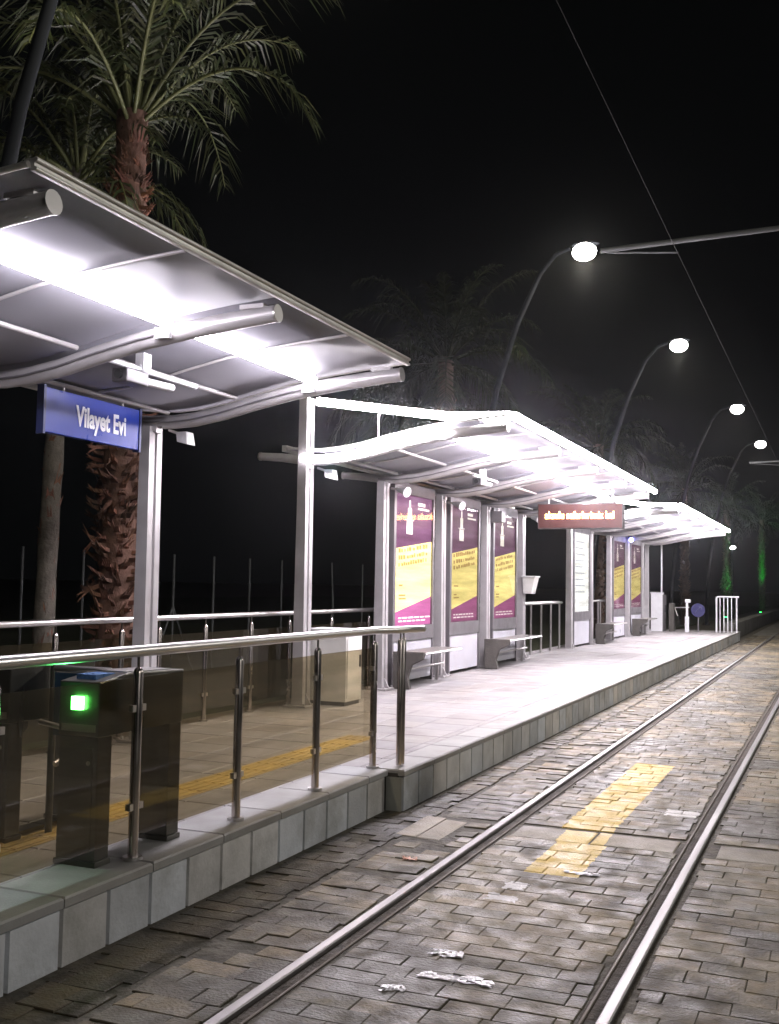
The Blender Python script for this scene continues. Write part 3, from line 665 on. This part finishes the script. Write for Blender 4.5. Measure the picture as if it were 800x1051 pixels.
# cameras, floodlights and speakers hung under the roofs
def cam_bar(y, label, grp):
    t = thing('security_camera', label, 'camera', (-5.0, y, 3.5), grp)
    z = armz(-5.0)
    b = MB(); b.tube([(-5.05,y-.45,z-.03),(-5.05,y+.75,z-.03)], .022, 8); b.build('mounting_bar', M['white'], t)
    b = MB(); b.box(-5.09, -5.01, y-.05, y+.05, z-.03, z+.10); b.sphere((-5.05,y,z-.02), .06); b.build('bracket', M['white'], t)
    b = MB(); b.box(-5.12, -4.98, y-.30, y-.02, z-.17, z-.06); bd = b.build('body', M['dark'], t, bevel=.012)
    b = MB(); b.tube([(-5.05,y-.301,z-.115),(-5.05,y-.32,z-.115)], .035, 12); b.build('lens', M['black'], bd)
    b = MB(); b.tube([(-5.05,y-.02,z-.115),(-5.05,y+.40,z-.10)], .032, 10); b.build('tail_tube', M['white'], t)
cam_bar(6.95, 'dark camera on a white bar under the nearest roof', 'cameras under the roofs')
cam_bar(15.7, 'small white-barred camera under the middle roof', 'cameras under the roofs')
def flood(y, z, label):
    t = thing('floodlight', label, 'floodlight', (-6.0, y, z), 'small white floodlights on the columns')
    b = MB(); b.hexa([(-6.0,y-.02,z-.10),(-5.88,y-.02,z-.13),(-5.88,y+.13,z-.13),(-6.0,y+.13,z-.10)], [(-6.02,y-.01,z),(-5.90,y-.01,z),(-5.90,y+.12,z),(-6.02,y+.12,z)]); b.build('head', M['white'], t, bevel=.008)
    b = MB(); b.tube([(-6.14,y+.05,z+.03),(-6.0,y+.05,z-.02)], .015, 8); b.build('arm', M['steel'], t)
flood(8.86, 3.33, 'small white floodlight beside the station sign column')
flood(12.16, 3.30, 'small white floodlight on the tall column over the cabinet')
def speaker(y, z, label):
    t = thing('horn_speaker', label, 'speaker', (-6.0, y, z), 'white horn speakers on the columns')
    b = MB(); b.tube([(-6.02,y+.03,z),(-5.93,y-.02,z-.02),(-5.84,y-.06,z-.05)], [.035,.05,.078], 14); b.build('horn', M['white'], t)
    b = MB(); b.tube([(-6.14,y+.04,z+.02),(-6.0,y+.03,z)], .018, 8); b.build('bracket', M['steel'], t)
speaker(14.62, 3.26, 'white horn speaker left of the brightest poster')
speaker(17.12, 3.24, 'white horn speaker between first and second posters')
speaker(22.12, 3.32, 'white horn speaker left of the red text display')
t = thing('camera_box', 'grey box camera between the second and third posters', 'camera', (-6.0, 19.55, 3.1))
b = MB(); b.box(-6.08, -5.86, 19.42, 19.66, 3.06, 3.27); b.build('body', M['casegrey'], t, bevel=.012)
b = MB(); b.tube([(-5.97,19.55,3.26),(-5.97,19.55,3.42)], .015, 8); b.build('bracket', M['steel'], t)
t = thing('waste_bin', 'small pale waste bin strapped to the column beside the dark gap', 'bin', (-6.02, 22.0, 1.68))
b = MB(); b.hexa([(-6.12,21.86,1.70),(-5.93,21.86,1.70),(-5.93,22.14,1.70),(-6.12,22.14,1.70)], [(-6.13,21.82,2.04),(-5.86,21.82,2.04),(-5.86,22.18,2.04),(-6.13,22.18,2.04)]); b.build('body', M['cream'], t, bevel=.012)
b = MB(); b.box(-6.14, -5.84, 21.80, 22.20, 2.041, 2.075); b.build('lid', M['white'], t, bevel=.008)
t = thing('blue_signal_lamp', 'small blue glowing lamp on a far shelter column', 'lamp', (-6.05, 34.15, 3.3))
b = MB(); b.sphere((-6.05,34.15,3.36), .075); b.build('lens', M['blueled'], t); b = MB(); b.box(-6.14, -6.03, 34.10, 34.20, 3.43, 3.50); b.build('bracket', M['dark'], t)

# ------------------------------------------------------------------ street lamps
def arc_pole(y, hx, label, first=None):
    if first is None:
        t = thing('street_lamp', label, 'street lamp', (-7.6, y, .05), 'street lamps arching from the park side')
        p = MB(); pts = [(-7.6,.05),(-7.55,1.5),(-7.42,3.2),(-7.2,4.8),(-6.9,6.2),(-6.45,7.6),(-5.95,8.65),(-5.6,9.05),(-5.3,9.15)]
        p.tube([(x, y, z) for x, z in pts], [.09,.085,.08,.075,.068,.06,.052,.045,.04], 12); p.build('pole', M['pole'], t)
        b = MB(); b.tube([(-7.6,y,.05),(-7.6,y,.09)], .2, 16); b.build('base_plate', M['pole'], t)
        h = MB(); h.sphere((-4.95,y,9.20), .30, 1, .55, .20, z0=-.1); hd = h.build('head', M['pole'], t)
        l = MB(); l.sphere((-4.98,y,9.04), .25, 1.08, .8, .80); l.build('lens', M['lamp'], hd)
        ld_ = bpy.data.lights.new('lamp_beam', 'SPOT'); ld_.energy = 440; ld_.color = (1, .93, .78); ld_.spot_size = math.radians(164); ld_.spot_blend = .35; ld_.shadow_soft_size = .22
        lo_ = bpy.data.objects.new('lamp_beam', ld_); COL.objects.link(lo_); lo_.parent = t; lo_.location = (2.62, 0, 8.75)
        return t
    return dup(first, (-7.6+hx+4.98, y, .05), label)
L1 = arc_pole(22.4, -4.98, 'street lamp with the long wire leaving beside its head')
arc_pole(32.2, -4.32, 'street lamp with the largest glare, right of the first', L1)
arc_pole(44.5, -3.70, 'smaller street lamp above the end of the far roof', L1)
arc_pole(55.8, -3.54, 'smallest street lamp, lowest at the right', L1)
arc_pole(7.5, -4.98, 'dim leaning lamp pole at the top left corner', L1)
for y, lab in ((-1.0, 'added unseen street lamp across the street, right of the viewpoint'), (17.0, 'added unseen street lamp across the street, level with the middle shelter'), (35.0, 'added unseen street lamp across the street, level with the far shelter')):
    q = arc_pole(y, -4.98, lab, L1); q.location.x = 11.0; q.rotation_euler.z = PI; q.scale = (.8, .8, .8)
    for ch in q.children:
        if ch.type == 'LIGHT':                      # unseen row, added to light the kerb and track
            ch.data = ch.data.copy(); ch.data.color = (1, .96, .90); ch.data.energy = 1700 if y < 0 else 2500; ch.data.spot_size = math.radians(165); ch.data.spot_blend = .5; ch.rotation_euler = (0, math.radians(-38), 0)
t = thing('sign_glint', 'tiny white sign glint, built as a lamp, below the far roof end', 'lamp', (-6.15, 70, 0))  # glint of a far sign, put in as a glowing ball on a pole
b = MB(); b.sphere((-6.15,70,4.44), .16, 1.3, 1, .6); b.build('lens', M['signglint'], t); b = MB(); b.tube([(-6.15,70.1,0),(-6.15,70.1,4.4)], .05, 8); b.build('pole', M['pole'], t)

# ------------------------------------------------------------------ overhead line
b = MB(); b.tube([(-1.71,-20,5.78),(-1.71,12.7,5.80),(-1.71,36,5.80),(-1.9,75,5.8),(-2.2,140,5.8)], .0032, 6)
tag(b.build('contact_wire', M['wire']), 'thin overhead tram wire running into the distance above the track', 'wire')
for y, lab, g_ in ((12.7, 'near overhead bracket arm reaching in from the right', .030), (36.0, 'far overhead bracket arm over the track', .03)):
    t = thing('overhead_bracket', lab, 'bracket', (2.4, y, 0), 'overhead line brackets')
    b = MB(); b.tube([(2.4,y,0),(2.4,y,7.2)], [.13,.09], 14); b.build('mast', M['pole'], t)
    b = MB(); b.tube([(2.36,y,6.05),(-2.62,y,5.93)], g_, 10); b.build('arm', M['galv'], t)
    b = MB(); b.tube([(-2.55,y,5.90),(-1.71,y,5.815)], .010, 8); b.build('steady_arm', M['galv'], t)
    b = MB(); b.tube([(2.36,y,7.0),(.2,y,6.0)], .010, 8); b.build('stay', M['galv'], t)

# ------------------------------------------------------------------ palms
def frond(mbl, mbr, base, az, el, L, droop, width, nleaf=44, seed=0):
    rnd = random.Random(seed)
    p = Vector(base); d = Vector((math.cos(az)*math.cos(el), math.sin(az)*math.cos(el), math.sin(el)))
    n = 18; pts = [p.copy()]; dirs = [d.copy()]
    for i in range(n):
        d = (d+Vector((0,0,-droop*(.25+1.6*i/n)/n))).normalized(); p = p+d*(L/n); pts.append(p.copy()); dirs.append(d.copy())
    mbr.tube(pts, [.028*(1-.85*i/n)+.004 for i in range(n+1)], 5)
    for k in range(nleaf):
        t = .16+.84*k/(nleaf-1); f = t*n; i = min(int(f), n-1); q = pts[i].lerp(pts[i+1], f-i); dd = dirs[i]
        side = dd.cross(Vector((0,0,1)));
        if side.length < .05: side = Vector((1,0,0))
        side.normalize(); up = side.cross(dd)
        env = math.sin(PI*min(1, .12+t*.86))**.6
        for s in (-1, 1):
            if rnd.random() < .06: continue
            l = width*env*rnd.uniform(.75, 1.12)
            ld = (side*s*rnd.uniform(.65,.95)+dd*rnd.uniform(.55,.95)+up*rnd.uniform(-.12,.35)).normalized()
            a = q; m1 = q+ld*l*.45+Vector((0,0,-.05*l)); e = q+ld*l+Vector((0,0,-l*rnd.uniform(.40,.95)))
            wv = ld.cross(up).normalized(); wv = (wv*.7+up*rnd.uniform(-.7,.7)).normalized()*.017
            tn = rnd.uniform(.65, 1.35); tn = (tn*rnd.uniform(.9,1.25), tn, tn*.9)
            mbl.add([a-wv*.5, a+wv*.5, m1+wv, m1-wv, e], [(0,1,2,3),(3,2,4)], 0, False, tn)
def palm(loc, H, label, cat='palm tree', stubs=260, rtrunk=.24, shag=.2, nf=30, L=2.9, group='palm trees behind the platform', seed=1, lean=(0,0), name='palm_tree', bark='bark', leaflets=44, lowest=-13, leafm='leaf', stubm='stub'):
    t = thing(name, label, cat, loc, group); rnd = random.Random(seed)
    x0, y0, z0 = loc; tr = MB(); n = 20
    ctr = lambda f: Vector((x0+lean[0]*f*f, y0+lean[1]*f*f, z0+H*f))
    tr.tube([ctr(i/n) for i in range(n+1)], [rtrunk*(1.15-.25*i/n)*(1+.06*math.sin(i*2.3)) for i in range(n+1)], 14)
    for k in range(stubs*2):                                 # overlapping, frayed old frond bases spiral up the trunk
        f = .03+.96*k/(stubs*2); a = k*2.39996+rnd.uniform(-.25,.25); c = ctr(f)
        o = Vector((math.cos(a), math.sin(a), 0)); tg = Vector((-math.sin(a), math.cos(a), 0))
        tap = 1.0 if f < .8 else 1-.55*(f-.8)/.2
        r0 = rtrunk*.85*(1.1-.2*f)*tap; l = shag*rnd.uniform(.35, 1.25)*tap; rise = rnd.uniform(.04, .22); w = rnd.uniform(.03,.07)
        if rnd.random() < .18: rise = -rnd.uniform(.05,.40); l *= 1.3; w *= .6
        b = c+o*r0; mid = c+o*(r0+l*.6)+Vector((0,0,rise*.35)); e = c+o*(r0+l)+Vector((0,0,rise))+tg*rnd.uniform(-.07,.07); up = Vector((0,0,.022))
        g_ = rnd.uniform(.35, 1.5); tn = (g_*rnd.uniform(.9,1.25), g_, g_*rnd.uniform(.75,1.05))
        tr.add([b-tg*w-up, b+tg*w-up, b+tg*w*.8+up*1.6, b-tg*w*.8+up*1.6, mid-tg*w*.75-up, mid+tg*w*.75-up, mid+tg*w*.5+up, mid-tg*w*.5+up],
               [(0,1,5,4),(1,2,6,5),(2,3,7,6),(3,0,4,7)], 1, False, tn)
        nf_ = rnd.choice((2, 3, 3, 4))
        for q in range(nf_):                                 # split, fibrous tip
            uu = (q+.5)/nf_*2-1; tip = e+tg*w*uu*rnd.uniform(.6,1.6)+Vector((0,0,rnd.uniform(-.06,.08))); ww = w*.75/nf_
            tr.add([mid+tg*(w*.7*uu-ww)-up, mid+tg*(w*.7*uu+ww)-up, mid+tg*(w*.6*uu)+up, tip], [(0,1,3),(1,2,3),(2,0,3)], 1, False, tn)
    tr.build('trunk', [M[bark], M[stubm]] , t, recalc=False)
    ml, mr = MB(), MB(); top = ctr(1.0)
    for k in range(nf):
        f = k/nf; az = k*2.39996+rnd.uniform(-.25,.25); el = math.radians(82-(82-lowest)*f**1.15+rnd.uniform(-8,8))
        frond(ml, mr, top+Vector((math.cos(az)*.10, math.sin(az)*.10, -.25*f+.05)), az, el, L*rnd.uniform(.8,1.12)*(1 if f > .15 else .75), 1.1+1.0*rnd.random()+.4*f, .62*L/2.9, leaflets, seed*1000+k)
    cr = MB(); cr.v, cr.f, cr.m, cr.sm, cr.t = ml.v, ml.f, ml.m, ml.sm, ml.t
    o = len(cr.v); cr.v = cr.v+mr.v; cr.f = cr.f+[[i+o for i in f] for f in mr.f]; cr.m = cr.m+[1]*len(mr.f); cr.sm = cr.sm+mr.sm; cr.t = cr.t+mr.t
    cr.build('crown', [M[leafm], M['rachis' if leafm == 'leaf' else 'shaderachis']], t, recalc=False)
    return t
P1 = palm((-8.55, 11.35, .05), 7.95, 'nearest palm with shaggy red-brown trunk rising behind the first roof', seed=3, rtrunk=.22, shag=.22, stubs=330, L=3.3, leaflets=44, nf=24, lowest=33)
P2 = palm((-9.4, 26.0, .05), 7.7, 'dim palm standing above the joint of first and middle roofs', seed=5, rtrunk=.22, shag=.16, stubs=200, L=3.4, nf=28, leafm='shadeleaf', bark='shadebark', stubm='shadebark')
palm((-10.0, 11.7, .05), 7.6, 'slim grey-trunked palm at the left edge behind the station sign', seed=8, rtrunk=.125, shag=.03, stubs=60, L=2.3, nf=22, lean=(.1,.25), bark='greybark', leaflets=36)
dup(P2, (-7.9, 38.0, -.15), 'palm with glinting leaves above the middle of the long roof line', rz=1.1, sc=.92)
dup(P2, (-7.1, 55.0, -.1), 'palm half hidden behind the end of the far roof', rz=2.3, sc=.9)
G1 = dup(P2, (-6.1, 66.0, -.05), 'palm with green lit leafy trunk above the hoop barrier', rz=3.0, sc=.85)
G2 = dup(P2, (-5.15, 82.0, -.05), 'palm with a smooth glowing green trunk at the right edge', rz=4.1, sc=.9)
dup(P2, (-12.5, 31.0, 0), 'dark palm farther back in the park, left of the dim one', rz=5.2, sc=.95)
# green uplights at the feet of two far palms
for x, y, pw, lab in ((-6.1, 65.2, 3200, 'green uplight at the foot of the leafy lit palm'), (-5.15, 81.2, 4200, 'green uplight at the foot of the glowing trunk palm')):
    t = thing('ground_uplight', lab, 'uplight', (x, y-.3, .0), 'green uplights in the ground')
    b = MB(); b.tube([(x,y-.3,0),(x,y-.3,.22)], .13, 14); b.build('housing', M['dark'], t)
    b = MB(); b.tube([(x,y-.3,.221),(x,y-.3,.235)], .11, 14); b.build('lens', M['greenup'], t)
    ldt = bpy.data.lights.new('green_spot', 'SPOT'); ldt.energy = pw; ldt.color = (.02, 1, .10); ldt.spot_size = math.radians(34); ldt.spot_blend = .5; ldt.shadow_soft_size = .1
    lo = bpy.data.objects.new('green_spot', ldt); COL.objects.link(lo); lo.location = (x, y-.3, .26)
    lo.rotation_euler = Vector((0, .13, 1)).to_track_quat('-Z', 'Y').to_euler()
# leafy climber wrapped round the first lit trunk
t = thing('climbing_plant', 'leafy green-lit climber wrapped on the far palm trunk', 'climber', (-6.1, 65.6, 0)); lf = MB(); rnd = random.Random(4)
for i in range(700):
    z = rnd.uniform(.3, 3.0); a = rnd.uniform(0, 2*PI); r = .18+.22*rnd.random()*(.6+.5*math.sin(z*4)); c = Vector((-6.1+r*math.cos(a), 65.7+r*math.sin(a), z))
    u = Vector((rnd.uniform(-1,1), rnd.uniform(-1,1), rnd.uniform(-1,1))).normalized(); w = u.orthogonal().normalized(); s_ = rnd.uniform(.04,.09)
    lf.add([c-u*s_, c+w*s_*.5, c+u*s_, c-w*s_*.5], [(0,1,2,3)])
lf.build('foliage', M['leaf'], t, recalc=False)

# ------------------------------------------------------------------ park fence posts, low wall
pf = thing('park_fence', 'row of thin galvanised fence posts in the dark park, one of them braced', 'fence', (-12, 20, .05))
for i, y in enumerate((11.9, 13.49, 14.99, 16.3, 17.72, 19.17, 20.64, 22.12, 23.6, 25.0, 26.72, 28.3, 29.9)):
    b = MB(); b.tube([(-12,y,.05),(-12+(.0 if i != 9 else -.1),y,2.36)], .022, 8)
    if i == 4:
        for s in (-1, 1): b.tube([(-12,y,1.35),(-12,y+.42*s,.6),(-12,y+.75*s,.05)], .018, 8)
    b.build('post', M['galv'], pf)

b = MB()
y = 41.6
while y < 78: slab(b, -3.95, -3.6, y, y+2.0, -.05, .54, (1,1,1), ch=.01); slab(b, -4.0, -3.55, y, y+2.0, .541, .60, (1,1,1), ch=.01); y += 2.0
tag(b.build('low_wall', M['lowwall']), 'low dark wall continuing beside the track past the platform', 'wall')

# ------------------------------------------------------------------ litter on the track
def litter(x, y, w, l, rz, label, m='litter', seed=0):
    rnd = random.Random(seed); b = MB(); nx, ny = 9, 4; vs = []
    for j in range(ny+1):
        for i in range(nx+1):
            u = (i/nx-.5)*w*(1+rnd.uniform(-.12,.12)); v = (j/ny-.5)*l*(1+rnd.uniform(-.3,.3))
            vs.append((x+u*math.cos(rz)-v*math.sin(rz), y+u*math.sin(rz)+v*math.cos(rz), .005+rnd.uniform(.001,.009)+(.006 if rnd.random() < .15 else 0)))
    b.add(vs, [(j*(nx+1)+i, j*(nx+1)+i+1, (j+1)*(nx+1)+i+1, (j+1)*(nx+1)+i) for j in range(ny) for i in range(nx) if rnd.random() > .25])
    b.add([(a, c, .004) for a, c, _ in vs], [(j*(nx+1)+i, j*(nx+1)+i+1, (j+1)*(nx+1)+i+1, (j+1)*(nx+1)+i) for j in range(ny) for i in range(nx) if rnd.random() > .3])
    tag(b.build('litter', M[m], recalc=False), label, 'litter', 'scraps of litter between and beside the rails')
litter(-1.86, 5.27, .17, .08, .15, 'shiny crumpled wrapper between the rails, upper of the two near the camera', seed=1)
litter(-1.70, 4.96, .34, .07, .05, 'longest shiny crumpled wrapper between the rails, nearest the camera', seed=2)
litter(-1.57, 7.08, .22, .05, .02, 'pale shiny scrap at the near end of the yellow stripe', seed=3)
litter(-2.72, 6.93, .10, .06, .3, 'small pinkish scrap left of the nearer rail', 'pinklit', seed=4)
litter(-1.93, 4.72, .12, .05, .4, 'small shiny scrap left of the longest wrapper', seed=5)

# ------------------------------------------------------------------ added volume standing in for lens bloom round the lamps
HAZE = .0006
if HAZE:
    m, nt, N, L, out = nodes_of('bloom_haze_volume'); v = N.new('ShaderNodeVolumePrincipled'); v.inputs['Color'].default_value = (.95, .96, 1, 1)
    v.inputs['Density'].default_value = HAZE; v.inputs['Anisotropy'].default_value = .93; L.new(v.outputs[0], out.inputs['Volume'])
    b = MB(); b.box(-70, 40, -25, 160, -1.2, 17); o = b.build('bloom_haze', m); o['kind'] = 'stuff'

# ------------------------------------------------------------------ night sky and render settings
w = bpy.data.worlds.new('World'); S.world = w; w.use_nodes = True
bg = w.node_tree.nodes['Background']; bg.inputs[0].default_value = (.50, .58, .62, 1); bg.inputs[1].default_value = .0022
S.view_settings.view_transform = 'Standard'; S.view_settings.look = 'None'; S.view_settings.gamma = 1; S.view_settings.exposure = 0
S.render.engine = 'CYCLES'
c = S.cycles
c.use_denoising = True; c.max_bounces = 8; c.diffuse_bounces = 3; c.glossy_bounces = 4; c.transparent_max_bounces = 16; c.transmission_bounces = 4
c.caustics_reflective = False; c.caustics_refractive = False; c.sample_clamp_indirect = 6; c.use_light_tree = True
